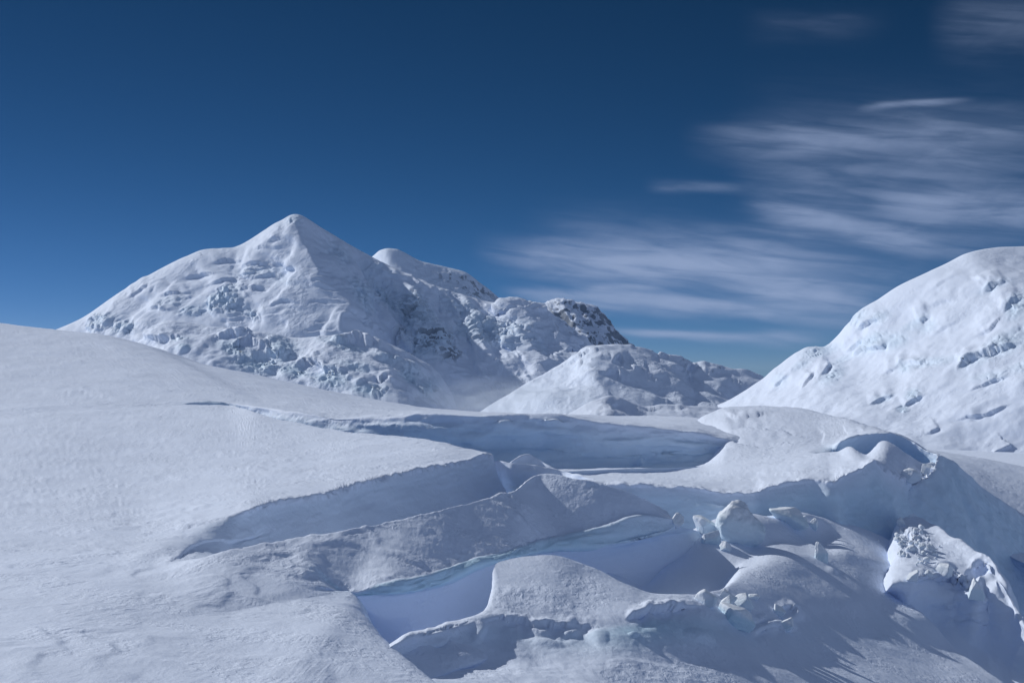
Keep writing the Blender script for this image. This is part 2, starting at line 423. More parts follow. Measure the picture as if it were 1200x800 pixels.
def second_peak():
    top = [(405,320),(425,308),(437,300),(446,293),(455,291),(465,292),(473,295.5),(493,306),(510,310),(528,314),(545,319),(562,331),(574,340),(588,352),(610,372)]
    d0 = [7900,7850,7800,7760,7740,7750,7780,7820,7830,7850,7860,7900,7940,8000,8050]
    rows = [[(u+18, v+110, d-700) for (u, v), d in zip(top, d0)], [(u+10, v+55, d-380) for (u, v), d in zip(top, d0)], [(u+3, v+18, d-130) for (u, v), d in zip(top, d0)],
            [(u, v, d) for (u, v), d in zip(top, d0)]]
    t = np.array(rows[-1], float); rows += [moved(t, 20, 120, -40), moved(t, 60, 700, -500)]
    def d1(c):
        fade = 1-sm(2.2, 3, c.kx)*.92
        f1, f2, idv = worley(c.X/np.array([48, 48, 30]))
        m = sm(-.1, .5, fbm(c.X/160, 3))*sm(470, 500, c.u)+.4
        return (ridged(c.X/260, 4)*10 + fbm(c.X/90, 3)*6 + (idv-.5)*16*m*sm(462, 500, c.u))*fade*(.35+.65*sm(460, 490, c.u))
    def rk(c):
        c.A['rock'] = np.clip(blob(c, 545, 335, 60, 16, 25)*1.2, 0, .8); c.A['ice'] = c.u*0+.1
    o, c = sheet('mountain', rows, [d1, rk], step=1.3, hidden=(0, 3, 4), mat=M_far)
    tag(o, 'rounded secondary snow summit showing behind the right shoulder of the pointed mountain', 'mountain', kind='structure')
second_peak()

def rocky_ridge():
    top = [(605,372),(620,362),(630,358),(642,354),(655,351.5),(664,352),(673,355),(684,357),(694,360),(700,366),(707,375),(715,384),(724,394),(733,402),(742,410),(765,432)]
    d0 = [7350]*2+[7300,7270,7240,7240,7260,7290,7320,7350,7380,7410,7440,7470,7500,7550]
    rows = [[(u+30, v+100, d-620) for (u, v), d in zip(top, d0)], [(u+18, v+50, d-330) for (u, v), d in zip(top, d0)], [(u+6, v+16, d-110) for (u, v), d in zip(top, d0)],
            [(u, v, d) for (u, v), d in zip(top, d0)]]
    t = np.array(rows[-1], float); rows += [moved(t, 30, 100, -40), moved(t, 80, 600, -500)]
    def d1(c):
        fade = 1-sm(2.5, 3, c.kx)*.7
        g = ridged(np.stack([c.X[..., 0]/48+c.X[..., 2]/80, c.X[..., 1]/300, c.X[..., 2]/300], -1), 4)*20
        return (g + fbm(c.X/50, 4)*12)*fade
    def rk(c):
        c.A['rock'] = np.clip(.75*sm(632, 665, c.u+.3*(c.v-350))+.15, 0, 1); c.A['ice'] = c.u*0
    o, c = sheet('mountain', rows, [d1, rk], step=1.2, hidden=(0, 3, 4), mat=M_far)
    tag(o, 'dark rocky ridge end with steep bare gullies beside the pointed snow mountain', 'mountain', kind='structure')
rocky_ridge()

def foothill():
    top = [(100,415),(130,410),(165,395),(182,381),(200,376),(228,379),(256,384),(284,387),(319,392),(345,396),(382,393),(410,393),(438,398),(460,405),(482,416),(505,433),(519,453),(528,474),(545,492)]
    d0 = [5000,5000,4980,4960,4950,4930,4900,4880,4850,4830,4800,4780,4780,4790,4800,4820,4840,4850,4850]
    rows = [[(u+26, v+130, d-700) for (u, v), d in zip(top, d0)], [(u+16, v+66, d-420) for (u, v), d in zip(top, d0)], [(u+8, v+32, d-250) for (u, v), d in zip(top, d0)], [(u+2, v+9, d-90) for (u, v), d in zip(top, d0)],
            [(u, v, d) for (u, v), d in zip(top, d0)]]
    t = np.array(rows[-1], float); rows += [moved(t, 10, 200, -10), moved(t, 40, 900, -300)]
    def d1(c):
        fade = 1-sm(3.3, 4, c.kx)*.8
        return (fbm(c.X/220, 4)*20 + ridged(c.X/120, 3)*6)*fade
    def d2(c):
        m = np.zeros(c.u.shape)
        for (u, v, ru, rv, rot, a) in [(212,400,18,6,5,.9),(216,412,16,6,0,.9),(275,412,34,14,20,1.0),(300,425,44,20,0,1.2),(330,410,30,20,0,1.0),(345,435,30,14,10,1.2),(388,445,34,16,5,1.3),(415,430,30,10,10,.8),(430,458,34,12,10,1.2),(400,405,40,10,10,.8),(480,440,24,18,40,1.0),(500,455,18,18,40,1),(455,420,30,8,20,.7)]:
            m = np.maximum(m, a*blob(c, u, v, ru, rv, rot))
        f1, f2, idv = worley(c.X/np.array([62, 62, 34])+fbm(c.X/50, 3)[..., None]*.7, m > .01)
        g1, g2, id2 = worley(c.X/np.array([24, 24, 14])+fbm(c.X/20, 2)[..., None]*.4, m > .01)
        c.A['rough'] = m
        return ((idv-.5)*24 + (id2-.5)*6 + fbm(c.X/14, 3)*3)*np.clip(m*.6, 0, .8)
    def lip(c):
        h = 0
        for pts in [[(150,384),(175,396),(200,399),(222,403)],[(255,410),(290,402),(322,414),(345,418)],[(330,432),(360,425),(385,436),(412,440)],[(415,450),(440,446),(462,452)],[(380,404),(415,400),(455,410)],[(245,392),(275,398),(300,397)]]:
            h = h + scarp(c, pts, 8, 14, 16, wob=3.5, soft=1.2)
        return h
    def rk(c): c.A['rock'] = c.u*0; c.A['ice'] = np.clip(c.A['rough']*.5, 0, .6)
    o, c = sheet('mountain_bench', rows, [d1, d2, lip, rk], step=1.25, hidden=(0, 5), mat=M_far)
    tag(o, 'rounded snowy bench with broken ice cliffs at the foot of the pointed mountain', 'mountain', kind='structure')
foothill()

def low_hill():
    top = [(560,484),(592,465),(617,449),(638,438),(650,431),(663,425),(676,417),(689,410),(697,407),(706,406),(722,408),(740,410),(756,413),(770,417),(791,421),(801,425),(808,428),(823,427),(838,428),(848,431),(859,436),(875,439),(889,442),(920,450)]
    n = len(top); d0 = np.linspace(3850, 4100, n)
    rows = [[(u+10, v+120, d-650) for (u, v), d in zip(top, d0)], [(u+6, v+50, d-330) for (u, v), d in zip(top, d0)], [(u+3, v+22, d-170) for (u, v), d in zip(top, d0)], [(u+1, v+6, d-50) for (u, v), d in zip(top, d0)],
            [(u, v, d) for (u, v), d in zip(top, d0)]]
    t = np.array(rows[-1], float); rows += [moved(t, 20, 160, -20), moved(t, 60, 700, -300)]
    def d1(c):
        fade = 1-sm(3.2, 4, c.kx)*.8
        f1, f2, idv = worley(c.X/np.array([36, 36, 22])+fbm(c.X/60, 2)[..., None]*.5)
        m = sm(.0, .5, fbm(c.X/110+3, 3))
        return (fbm(c.X/np.array([190, 190, 130]), 4)*13 + ridged(np.stack([c.X[..., 0]/260+c.X[..., 2]/120, c.X[..., 1]/400, c.X[..., 2]/200], -1), 3)*12 + (idv-.5)*9*m)*fade
    def lip(c):
        h = 0
        for pts in [[(640,440),(665,430),(690,420),(712,418)],[(715,430),(722,426),(732,434)],[(775,437),(800,435),(822,446)],[(752,416),(790,424),(815,440)],[(690,445),(720,440),(745,447)],[(800,430),(830,438),(850,440)]]:
            h = h + scarp(c, pts, 3.4, 14, 12, wob=3)
        return h
    def rk(c): c.A['rock'] = np.clip(blob(c, 840, 436, 40, 8, 15)*.8, 0, .7); c.A['ice'] = c.u*0+.05
    o, c = sheet('hill', rows, [d1, lip, rk], step=1.25, hidden=(0, 5), mat=M_far)
    tag(o, 'low snow hill with soft ribs between the two larger mountains', 'hill', kind='structure')
low_hill()

def snow_hump():
    top = [(620,505),(645,495),(664,486),(677,479),(689,472),(702,466),(714,463),(724,466),(736,470),(747,474),(757,476),(782,475),(805,475),(825,475),(845,477),(870,482),(900,492)]
    d0 = np.linspace(900, 1100, len(top))
    rows = [[(u, v+60, d-260) for (u, v), d in zip(top, d0)], [(u, v+22, d-100) for (u, v), d in zip(top, d0)], [(u, v+6, d-28) for (u, v), d in zip(top, d0)],
            [(u, v, d) for (u, v), d in zip(top, d0)]]
    t = np.array(rows[-1], float); rows += [moved(t, 6, 40, -6), moved(t, 20, 260, -60)]
    def d1(c): return (fbm(c.X/40, 4)*3.0)*(1-sm(2.2, 3, c.kx)*.7)
    def lip(c):
        h = 0
        for pts in [[(694,480),(712,478),(726,481)],[(700,473),(716,471),(738,474)],[(752,480),(785,478),(815,480)]]:
            h = h + scarp(c, pts, 3, 10, 8, wob=1)
        return h
    o, c = sheet('snow_ridge', rows, [d1, lip], {'ice': [0]*6}, step=1.4, hidden=(0, 4), mat=M_right)
    tag(o, 'small sunlit snow hump and ridge beyond the crevassed plateau', 'snow ridge', kind='structure')
snow_hump()

def right_mountain():
    cols = [
     [(840,474,2080),(842,478,2040),(845,484,2000),(850,492,1950),(855,515,1850)],
     [(858,466,2060),(864,474,2000),(872,484,1920),(880,495,1830),(890,540,1650)],
     [(895,443,2030),(905,458,1950),(915,475,1850),(925,495,1750),(940,560,1560)],
     [(914,427,2010),(930,448,1910),(942,470,1800),(955,497,1690),(970,570,1500)],
     [(933,413,1995),(952,440,1880),(968,467,1760),(985,502,1640),(1000,580,1450)],
     [(948,407.5,1985),(972,435,1860),(992,466,1730),(1010,508,1600),(1030,590,1410)],
     [(964,406,1980),(995,432,1845),(1018,465,1710),(1038,514,1570),(1060,600,1380)],
     [(981,394,1970),(1015,425,1830),(1040,463,1690),(1062,518,1550),(1085,600,1360)],
     [(993,380,1960),(1032,418,1815),(1060,460,1675),(1084,523,1530),(1108,605,1340)],
     [(1007,366,1950),(1052,408,1800),(1084,455,1655),(1108,528,1510),(1132,610,1320)],
     [(1030,351,1940),(1078,396,1785),(1112,448,1635),(1138,534,1490),(1160,615,1300)],
     [(1056,334,1930),(1106,382,1770),(1140,440,1620),(1166,540,1470),(1188,620,1285)],
     [(1083,321,1920),(1134,370,1755),(1168,434,1605),(1194,546,1455),(1216,625,1270)],
     [(1113,307,1915),(1162,358,1745),(1196,428,1592),(1222,552,1440),(1244,630,1255)],
     [(1135,296,1910),(1186,350,1740),(1222,424,1585),(1248,558,1430),(1270,640,1245)],
     [(1158,291,1920),(1208,345,1740),(1246,420,1580),(1274,564,1425),(1296,650,1240)],
     [(1180,289,1935),(1232,342,1745),(1272,418,1580),(1300,570,1420),(1322,660,1235)],
     [(1215,288.5,1955),(1262,342,1755),(1302,418,1585),(1330,575,1420),(1352,665,1235)],
     [(1280,292,1980),(1320,345,1770),(1360,420,1600),(1390,580,1430),(1410,670,1240)]]
    R = np.array(cols, float).transpose(1, 0, 2)[::-1]
    rows = list(R) + [moved(R[-1], 10, 60, -4), moved(R[-1], 40, 400, -120)]
    def d1(c):
        fade = 1-sm(3.4, 4, c.kx)*.85
        return (fbm(c.X/130, 4)*6 + fbm(c.X/28, 3)*1.3)*fade
    def d2(c):
        m = np.zeros(c.u.shape)
        for (u, v, ru, rv, rot, a) in [(1005,372,26,16,-30,1),(1030,372,24,10,-25,1.0),(1020,400,40,16,-25,1.4),(1045,398,30,14,-20,1.4),(960,410,36,8,-15,1.2),(915,446,16,14,-40,.8),(975,440,26,12,-35,1.2),(1070,378,30,9,-30,1.1),(1085,380,20,12,-20,1),(1090,424,44,10,-8,1.0),(1060,430,16,10,0,1.2),(1190,362,24,16,-60,1.5),(1165,338,30,8,-20,.9),(1150,420,50,12,-20,.8),(1180,400,44,20,-25,1.2),(1160,440,40,10,-5,.8),(1070,464,14,10,-20,1.6),(1058,480,10,8,0,1.6),(1035,467,22,6,-20,.8),(985,420,26,10,-35,.9),(940,425,22,8,-40,.9),(1200,430,30,12,-10,.9)]:
            m = np.maximum(m, a*blob(c, u, v, ru, rv, rot))
        c.A['rough'] = m
        f1, f2, idv = worley(c.X/np.array([12, 12, 7.5])+fbm(c.X/20, 2)[..., None]*.5, m > .01)
        g1, g2, id2 = worley(c.X/np.array([5, 5, 3.2]), m > .01)
        return ((idv-.5)*6 + (id2-.5)*1.6 + fbm(c.X/4, 3)*.6)*np.clip(m*.42, 0, .6)
    def lip(c):
        h = 0
        for pts, a in [([(1118,436),(1130,424),(1150,415),(1175,408),(1205,396)],8),([(1150,346),(1165,337),(1182,332)],6),([(1112,496),(1140,491),(1168,483),(1192,473)],3),([(1018,474),(1034,467),(1050,463)],4),([(1085,512),(1100,506),(1104,502)],2.5),([(1156,540),(1168,530),(1184,524),(1186,520)],4),
                       ([(993,418),(1010,409),(1032,406),(1040,398)],5),([(985,412),(1000,402),(1012,396)],4),([(1052,429),(1062,424),(1080,424),(1112,420)],3.5),([(960,444),(970,430),(976,426)],4),([(1074,377),(1083,371),(1092,366)],5),([(1134,326),(1152,330),(1180,330)],2.0),([(905,458),(916,448),(925,440)],3),([(940,458),(950,444),(955,436)],3),([(1085,345),(1110,330),(1128,322)],1.5),([(930,418),(950,410),(964,408)],2.5),([(1000,388),(1018,376),(1042,370)],4),([(1080,362),(1108,352),(1126,352)],2),([(1030,440),(1050,430),(1066,418)],3),([(1130,460),(1160,446),(1196,440)],3),([(1140,392),(1160,384),(1176,370)],3),([(1176,368),(1186,356),(1200,352)],6),([(1086,392),(1110,380),(1126,372)],2),([(1058,478),(1068,470),(1086,462)],5)]:
            h = h + scarp(c, pts, a*1.05, 26, 7, wob=1.6, soft=.8)
        return h
    def rk(c): c.A['rock'] = c.u*0; c.A['ice'] = np.clip(c.A['rough']*.3, 0, .4)
    o, c = sheet('mountain', rows, [d1, d2, lip, rk], step=1.3, hidden=(0, 4, 5), mat=M_right)
    tag(o, 'broad bright snow dome with scattered ice cliffs rising beyond the glacier', 'mountain', kind='structure')
right_mountain()

# ------------------------------------------------------------------ left slope with its crevasses and the tilted slab
WIND = np.array([math.cos(math.radians(-24)), math.sin(math.radians(-24)), 0])
def wind_coords(X, along, across):
    a = X[..., 0]*WIND[0]+X[..., 1]*WIND[1]; b = -X[..., 0]*WIND[1]+X[..., 1]*WIND[0]
    return np.stack([a/along, b/across, X[..., 2]*0], -1)
def sastrugi(c):
    """drift edges and wind plates on open snow"""
    w0 = c.A['snow'] if 'snow' in c.A else 1.0
    q = wind_coords(c.X, 1.0, 1.0)
    warp = fbm(q/7.0, 3)
    t = (q[..., 0]/7.0 + q[..., 1]/11.0 + warp*1.4)
    fr = t-np.floor(t); saw = sm(0, .72, fr)*(1-sm(.74, 1, fr))
    m = sm(-.35, .25, fbm(q/13.0+4, 3))
    soft = fbm(q/np.array([16., 9., 1.]), 4)*.16
    rip = ridged(q/np.array([.9, 2.6, 1.])+warp[..., None]*.4, 3)*.016*sm(-.2, .4, fbm(q/5.0+9, 3))
    far = np.clip(c.d/130, .6, 2.2)
    return w0*(saw*.10*m*(1-sm(120, 260, c.d)) + soft + rip*2.8)*far**.6

def near_glacier():
    def L(v):                       # distance of the open slope down the left side, by pixel row
        return float(np.interp(v, [350, 380, 420, 460, 500, 540, 580, 620, 660, 700, 750, 800, 860, 1000], [470, 430, 370, 305, 243, 186, 140, 108, 86, 72, 58, 48, 41, 32]))
    rows, snow, ice, idx = [], [], [], []
    def add(pts, s=1.0, i=0.0):
        pts = [p if len(p) == 3 else (p[0], p[1], L(p[1])*(1+.03*float(sm(120, 400, p[0])))) for p in pts]
        if len(rows) < 4: pts = [(u, v, d*(1+.11*float(sm(-40, 420, u)*sm(640, 720, v)))) for u, v, d in pts]   # falls away to the right
        assert len(pts) == 16, len(pts)
        rows.append(np.array(pts, float))
        k = len(rows)-1; n = 7 if k < 14 else 5                      # columns left of the crevasse tips are plain snow
        s = np.full(16, s, float) if np.isscalar(s) else np.array(s, float); i = np.full(16, i, float) if np.isscalar(i) else np.array(i, float)
        s[:n] = 1; i[:n] = 0
        if 13 < k < 31: rows[-1][:5, 2] = [L(v) for v in rows[-1][:5, 1]]
        snow.append(s); ice.append(i)
    j = np.arange(16)
    add([(-420,1000),(-300,1000),(-180,1000),(-90,990),(-30,985),(40,985),(110,985),(150,990),(190,1000,32),(225,1010,31.5),(260,1020,31),(300,1030,30.5),(340,1040,30),(390,1060,29.5),(440,1080,29),(520,1120,28)])
    add([(-280,870),(-170,870),(-60,868),(20,860),(75,855),(150,850),(225,850),(262,855,41.5),(290,865,41),(318,878,40.5),(345,890,40),(378,905,39.5),(420,925,39),(470,950,38),(520,980,37),(600,1020,35)])
    add([(-200,800),(-100,800),(20,798),(100,792),(160,786),(240,778),(320,768),(358,768,54.6),(380,782,53),(400,798,51.3),(420,812,49.8),(448,832,48),(484,858,46.3),(534,890,43),(584,930,41),(660,980,39)])
    add([(-165,748),(-65,746),(55,742),(135,736),(195,729),(280,718),(360,705,71.8),(407,697,76.4),(425,716,71.2),(442,735,66.8),(460,751,63.6),(490,777,59),(530,806,55),(580,845,51),(625,885,46),(700,940,43)])
    w = np.array([0]*8+[.5]+[1]*7)
    n0 = rows[-1].copy(); up = n0.copy(); up[:8, 1] -= 3; up[:8, 2] = [L(v) for v in up[:8, 1]]; up[:6, 2] = n0[:6, 2]*1.015; up[6:8, 2] = n0[6:8, 2]*1.012
    add(moved(up, .9, .5, -2.2, w), 0.2, .2)
    up2 = up.copy(); up2[:8, 1] -= 2; up2[:8, 2] *= 1.01
    add(moved(up2, 2.6, 3.4, -7.5, w), 0, .3)
    # foot and face of the hollow under the slab
    def left(dv): return [(-160,740-dv),(-60,738-dv),(60,733-dv),(138,727-dv),(197,719-dv),(284,710-dv),(362,700-dv*.6,75)]
    add(left(2)+[(409,699,85),(442,752,84),(500,765,86),(555,750,91),(605,735,94),(660,722,98),(725,712,103),(795,708,112),(885,702,136)], [1]*7+[.1]*9, .04)
    add(left(4)+[(410,699,85.2),(452,722,81.5),(508,716,87.5),(560,700,93),(608,686,97),(662,676,101),(726,668,107),(800,658,120),(880,652,142)], [1]*7+[.1]*9, .04)
    add(left(6)+[(411,698.5,85.2),(456,697.5,80.8),(512,688,86.8),(560,666,92.2),(606,655,96),(656,644,100.5),(718,640,107.5),(780,626,119),(822,622,134)], [1]*7+[.0]*9, [0]*7+[.25]*9)
    band_lo = left(8)+[(411,697.5,85.2),(456,695.5,79),(510,686,84.5),(558,662,89.5),(604,651.5,93.5),(654,641,98.5),(716,637.5,105.5),(768,626,115),(793,615,124)]
    add(band_lo, [1]*7+[.0]*9, [0]*7+[1, 1.1, 1.15, 1.15, 1.1, 1, .8, .6, .4])
    add(left(10)+[(411,696,85.2),(454,684,79.4),(508,673,85),(555,656.5,90),(602,643,94),(652,632.5,99),(706,619,106),(750,605,115.2),(790,608,124)], [1]*7+[.0]*9, [0]*7+[.8, .8, .9, .95, .9, .75, .6, .35, .2])
    add(left(12)+[(411,694,85.2),(453,681,79.9),(507,670,85.5),(554,653,90.6),(601,640,94.7),(651,629,99.8),(705,616,106.8),(749,602,116),(788,606,124.6)], [1]*16, 0)
    add([(-160,722),(-60,719),(60,712),(138,704),(196,694),(284,681,79.5),(364,671,81),(412,662,82.5),(458,652,85.5),(512,640,90),(560,626,95.5),(604,612,101),(652,604,107),(706,598,113.5),(746,596,119),(784,602,125.2)], 1, 0)
    add([(-160,706),(-60,702),(60,694),(138,684),(193,675),(270,652,82.5),(342,640,87.5),(412,627,91.5),(458,617,95.5),(512,605,101),(556,594,107.5),(598,581,114),(640,562,121.5),(694,573,121),(742,586,122),(782,600,126)], 1, 0)
    crest = [(-160,702),(-60,698),(60,690),(138,680),(192,671.5),(262,647,84),(341,632.5,89.5),(412,620,93.5),(458,611,97.5),(512,598,103),(556,587.5,109.5),(597,577.5,116),(636,555.5,124.5),(694,565,124),(745,579,124),(782,599,127)]
    add(crest, 1, 0); idx.append(len(rows)-1)
    cr = np.array([p if len(p) == 3 else (p[0], p[1], L(p[1])) for p in crest], float)
    lift = cr.copy(); lift[:5, 1] -= 5; lift[:5, 2] = [L(v) for v in lift[:5, 1]]
    wt = np.array([0, 0, 0, 0, 0, .25, .7]+[1]*9)
    add(moved(lift, -.7, .5, -.8, wt), .3, 0)
    lift[:5, 1] -= 5; lift[:5, 2] = [L(v) for v in lift[:5, 1]]
    add(moved(lift, -2.4, 1.6, -3.6, wt), 0, .1)
    lip = [(-160,672),(-60,667),(60,655),(132,641),(192,624,103),(284,600,112),(320,589,121),(382,578.5,129.5),(411,569,136),(440,561,142.5),(470,554,149),(500,548.5,156),(525,543.5,162),(548,539,168.5),(566,532.5,175),(577,534,179)]
    lp = np.array([p if len(p) == 3 else (p[0], p[1], L(p[1])) for p in lip], float)
    base = lp.copy(); base[:5, 1] += 10; base[:5, 2] = [L(v) for v in base[:5, 1]]
    wl = np.array([0, 0, 0, 0, 0, .45, .85]+[1]*9)
    add(moved(base, 3.6, -3.6, -7.5, wl), 0, .2)
    b2 = lp.copy(); b2[:5, 1] += 5; b2[:5, 2] = [L(v) for v in b2[:5, 1]]
    add(moved(b2, 1.3, -1.3, -3.8, wl), 0, .15)
    add(moved(lp, .15, -.15, -.9, wl), .1, [0]*5+[.2]*11)
    add(lip, .4, 0); idx.append(len(rows)-1)
    add([(-165,664),(-65,659),(50,646),(125,631),(186,613,109),(280,592,118),(316,581,126.5),(378,570,136),(408,561,143),(438,553.5,150),(468,547.5,156),(498,543,161.5),(524,539,166.5),(547,536,171),(566,531.5,176.5),(576,533,180)], 1, 0)
    add([(-200,590),(-100,584),(20,572),(100,560),(170,550,175),(262,540,182),(302,536,185),(366,531,188),(400,528,187),(432,526,186),(464,524.5,185),(496,523.5,183),(522,524,181),(546,527,180),(565,530,179.5),(575,532.5,181)], 1, 0)
    edge = [(-200,500),(-100,494),(20,486),(110,480),(190,475.5,279),(264,475,280),(300,484,254),(345,494.5,238),(386,503,224),(420,507,214),(452,510,207),(484,513.5,201),(512,517.5,195),(540,523.5,189),(563,529.5,183),(574,532,182)]
    add(edge, 1, 0); idx.append(len(rows)-1)
    ed = np.array([p if len(p) == 3 else (p[0], p[1], L(p[1])) for p in edge], float)
    we = np.array([0, 0, 0, 0, 0, .08]+[1]*8+[.7, .1])
    e2 = ed.copy(); e2[:5, 1] -= 3; e2[:5, 2] *= 1.012
    add(moved(e2, .5, 1.5, -1.2, we), 0, .2)
    add(moved(e2, .8, 2.0, -24, we), 0, .2)
    top = [(-200,492),(-100,486),(20,478),(112,473),(195,469,291),(266,472.5,288),(300,477,276),(345,482.5,262),(400,489.5,252),(450,490.5,246),(490,485.5,242),(560,487.5,238),(640,487,236),(715,497,233),(800,505,231),(890,524,236)]
    tp = np.array([p if len(p) == 3 else (p[0], p[1], L(p[1])) for p in top], float)
    t2 = tp.copy(); t2[:5, 1] += 2; t2[:5, 2] *= .99
    add(moved(t2, 1.5, -3.0, -26, we), 0, .5)
    add(moved(t2, 1.2, -3.6, -9.0, we), 0, .5)
    add(moved(t2, -.3, .8, -5.5, we), 0, .55)
    add(moved(t2, .2, -.6, -2.6, we), 0, .45)
    add(moved(tp, .1, -.1, -.9, we), .2, .15)
    add(top, .6, 0); idx.append(len(rows)-1)
    add([(-200,470),(-100,464),(20,456),(115,455),(200,460,308),(275,465,306),(308,471,300),(355,478.5,286),(408,484.5,276),(458,486.5,270),(500,484.5,266),(572,486.5,264),(655,487,262),(728,494,254),(808,501,246),(900,516,252)], 1, 0)
    crest2 = [(-220,350,470),(-110,362,455),(0,378.5,437),(75,387.5,427),(112,391,423),(165,403,415),(217,422,405),(284,436.5,397),(357,452,390),(445,469,383),(510,479,378),(600,484.5,368),(665,486,358),(740,487.5,345),(805,489,325),(900,505,315)]
    mid = [((a[0]+b[0])/2, a[1]*.45+b[1]*.55+0.5, a[2]*.5+b[2]*.5) for a, b in zip(rows[-1].tolist(), crest2)]
    add(mid, 1, 0)
    add(crest2, 1, 0)
    cw = np.array(crest2, float)
    add(moved(cw, 0, 60, -4), 1, 0); add(moved(cw, 0, 320, -45), 1, 0)
    def spread(k0, k1, n):
        for j in range(n):
            a, b = rows[k0][j].copy(), rows[k1][j].copy()
            for k in range(k0+1, k1):
                t = (k-k0)/(k1-k0); q = a*(1-t)+b*t; q[2] = 1/((1-t)/a[2]+t/b[2]); rows[k][j] = q
    K_crest, K_lip, K_edge, K_top = idx
    spread(3, K_crest, 7); spread(K_crest, K_lip, 5); spread(K_edge, K_top, 5)
    # the slab dips evenly away from its crest: the ice band lies where the sight line meets that plane
    for j in range(7, 15):
        c0 = toW(rows[14][j]); t = float(np.clip((j-11)/2, 0, 1)); hx, hy = .91*(1-t)+.45*t, -.42*(1-t)-.89*t
        al = math.radians([18, 24, 27.5, 28.5, 29.5, 33, 37, 38][j-7])
        n = np.array([hx*math.sin(al), hy*math.sin(al), math.cos(al)])
        u, v, d = rows[10][j]
        k = (n@c0)/(n@np.array([(u-600)/F, 1, (HV-v)/F]))/d
        k = float(np.clip(k, .97, 1.16)) if j > 7 else 1.0
        for q in range(6, 12): rows[q][j, 2] *= k
    for j in range(7, 16):                                       # the slab's face is one plane from its ice band to its crest
        a, b = rows[11][j], rows[14][j]
        for k, t in ((12, .5), (13, .93)):
            q = a*(1-t)+b*t; q[2] = 1/((1-t)/a[2]+t/b[2]); rows[k][j] = q
    def melt(c):
        relax(c, (1-sm(3.0, 3.6, c.kx))*sm(.1, .6, c.kx)*(1-sm(11, 12.5, c.jx)), 800)
        relax(c, sm(21.2, 21.8, c.kx)*(1-sm(22.4, 22.9, c.kx)), 60)
    def wallnoise(c):
        i = np.sqrt(np.clip(c.A['ice'], 0, 1))
        big = fbm(c.X/np.array([6.5, 6.5, 2.2]), 4, .42)*.42 + pn(c.X/14)*.5 + ridged(c.X/np.array([9, 9, .8])+fbm(c.X/5, 2)[..., None]*.3, 3)*.12
        return i*big*np.clip(c.d/130, .7, 1.8)
    def edges(c):                                       # ragged break along the lips
        n = fbm(c.X/1.4, 4)
        e = np.zeros(c.u.shape)
        for k, a in ((14, .12), (20, .4), (9, .08), (11, .08), (30, .18)):
            e += a*np.exp(-((c.kx-k)/.35)**2)
        right = sm(4.2, 6.0, c.jx)
        return e*n*right
    def marks(c):
        h = 0
        for pts, a in [([(180,668),(205,656),(225,640),(243,634),(262,630)],2.2),([(205,622),(222,617),(242,613)],3.2),([(243,633),(270,634),(300,628),(318,622)],3.0),([(268,640),(300,630),(328,620)],-2.0),
                       ([(60,463),(95,461),(130,466),(150,465)],1.5),([(150,566),(190,558),(225,562)],1.0)]:
            h = h + scarp(c, pts, a, 14, 10, wob=1.2, soft=1.0)
        return h
    def farwall(c):                                     # snow bulges along the top of the long wall
        h = 0
        for (u, v, ru, rv, rot, a) in [(648,494,36,7,3,7),(590,496,26,8,0,4),(560,505,60,10,0,-3),(690,515,70,10,5,3),(770,530,50,14,-5,-6),(745,543,9,5,0,-7),(752,540,6,5,0,6),(800,520,40,6,5,4),(480,500,30,8,0,3),(440,500,26,6,0,3),(620,535,50,7,0,4),(700,540,40,6,0,3)]:
            h = h + a*blob(c, u, v, ru, rv, rot)
        w = sm(26.5, 27.5, c.kx)*(1-sm(31.5, 32.5, c.kx))*sm(6, 8, c.jx)
        return w*(h*c.px + fbm(c.X/np.array([11, 11, 2.6])+7, 4)*.55)
    def slabcrust(c):                                   # fine crust on the tilted slab
        m = sm(10.6, 11.4, c.kx)*(1-sm(13.6, 14, c.kx))*sm(4.5, 7, c.jx)
        return m*(ridged(c.X/np.array([.7, 1.1, .4]), 3)*.018 + fbm(c.X/4.5, 3)*.05)
    o, c = sheet('glacier', rows, [melt, wallnoise, edges, marks, farwall, slabcrust, sastrugi], {'snow': snow, 'ice': ice}, step=1.85, hidden=(0, 1, 4, 5, 15, 16, 24, 25, 26, len(rows)-2), mat=M_near, cap=200)
    CTX.append(c)
    tag(o, 'smooth wind-crusted snow slope split by blue crevasses with a tilted shaded slab', 'glacier', kind='structure')
near_glacier()

# ------------------------------------------------------------------ shelf and dome on the far side
def ice_noise(c):
    i = np.clip(c.A['ice'], 0, 1)
    return i*(fbm(c.X/np.array([5.5, 5.5, 2.4]), 4, .42)*.42 + pn(c.X/12)*.35)*np.clip(c.d/130, .7, 1.6)

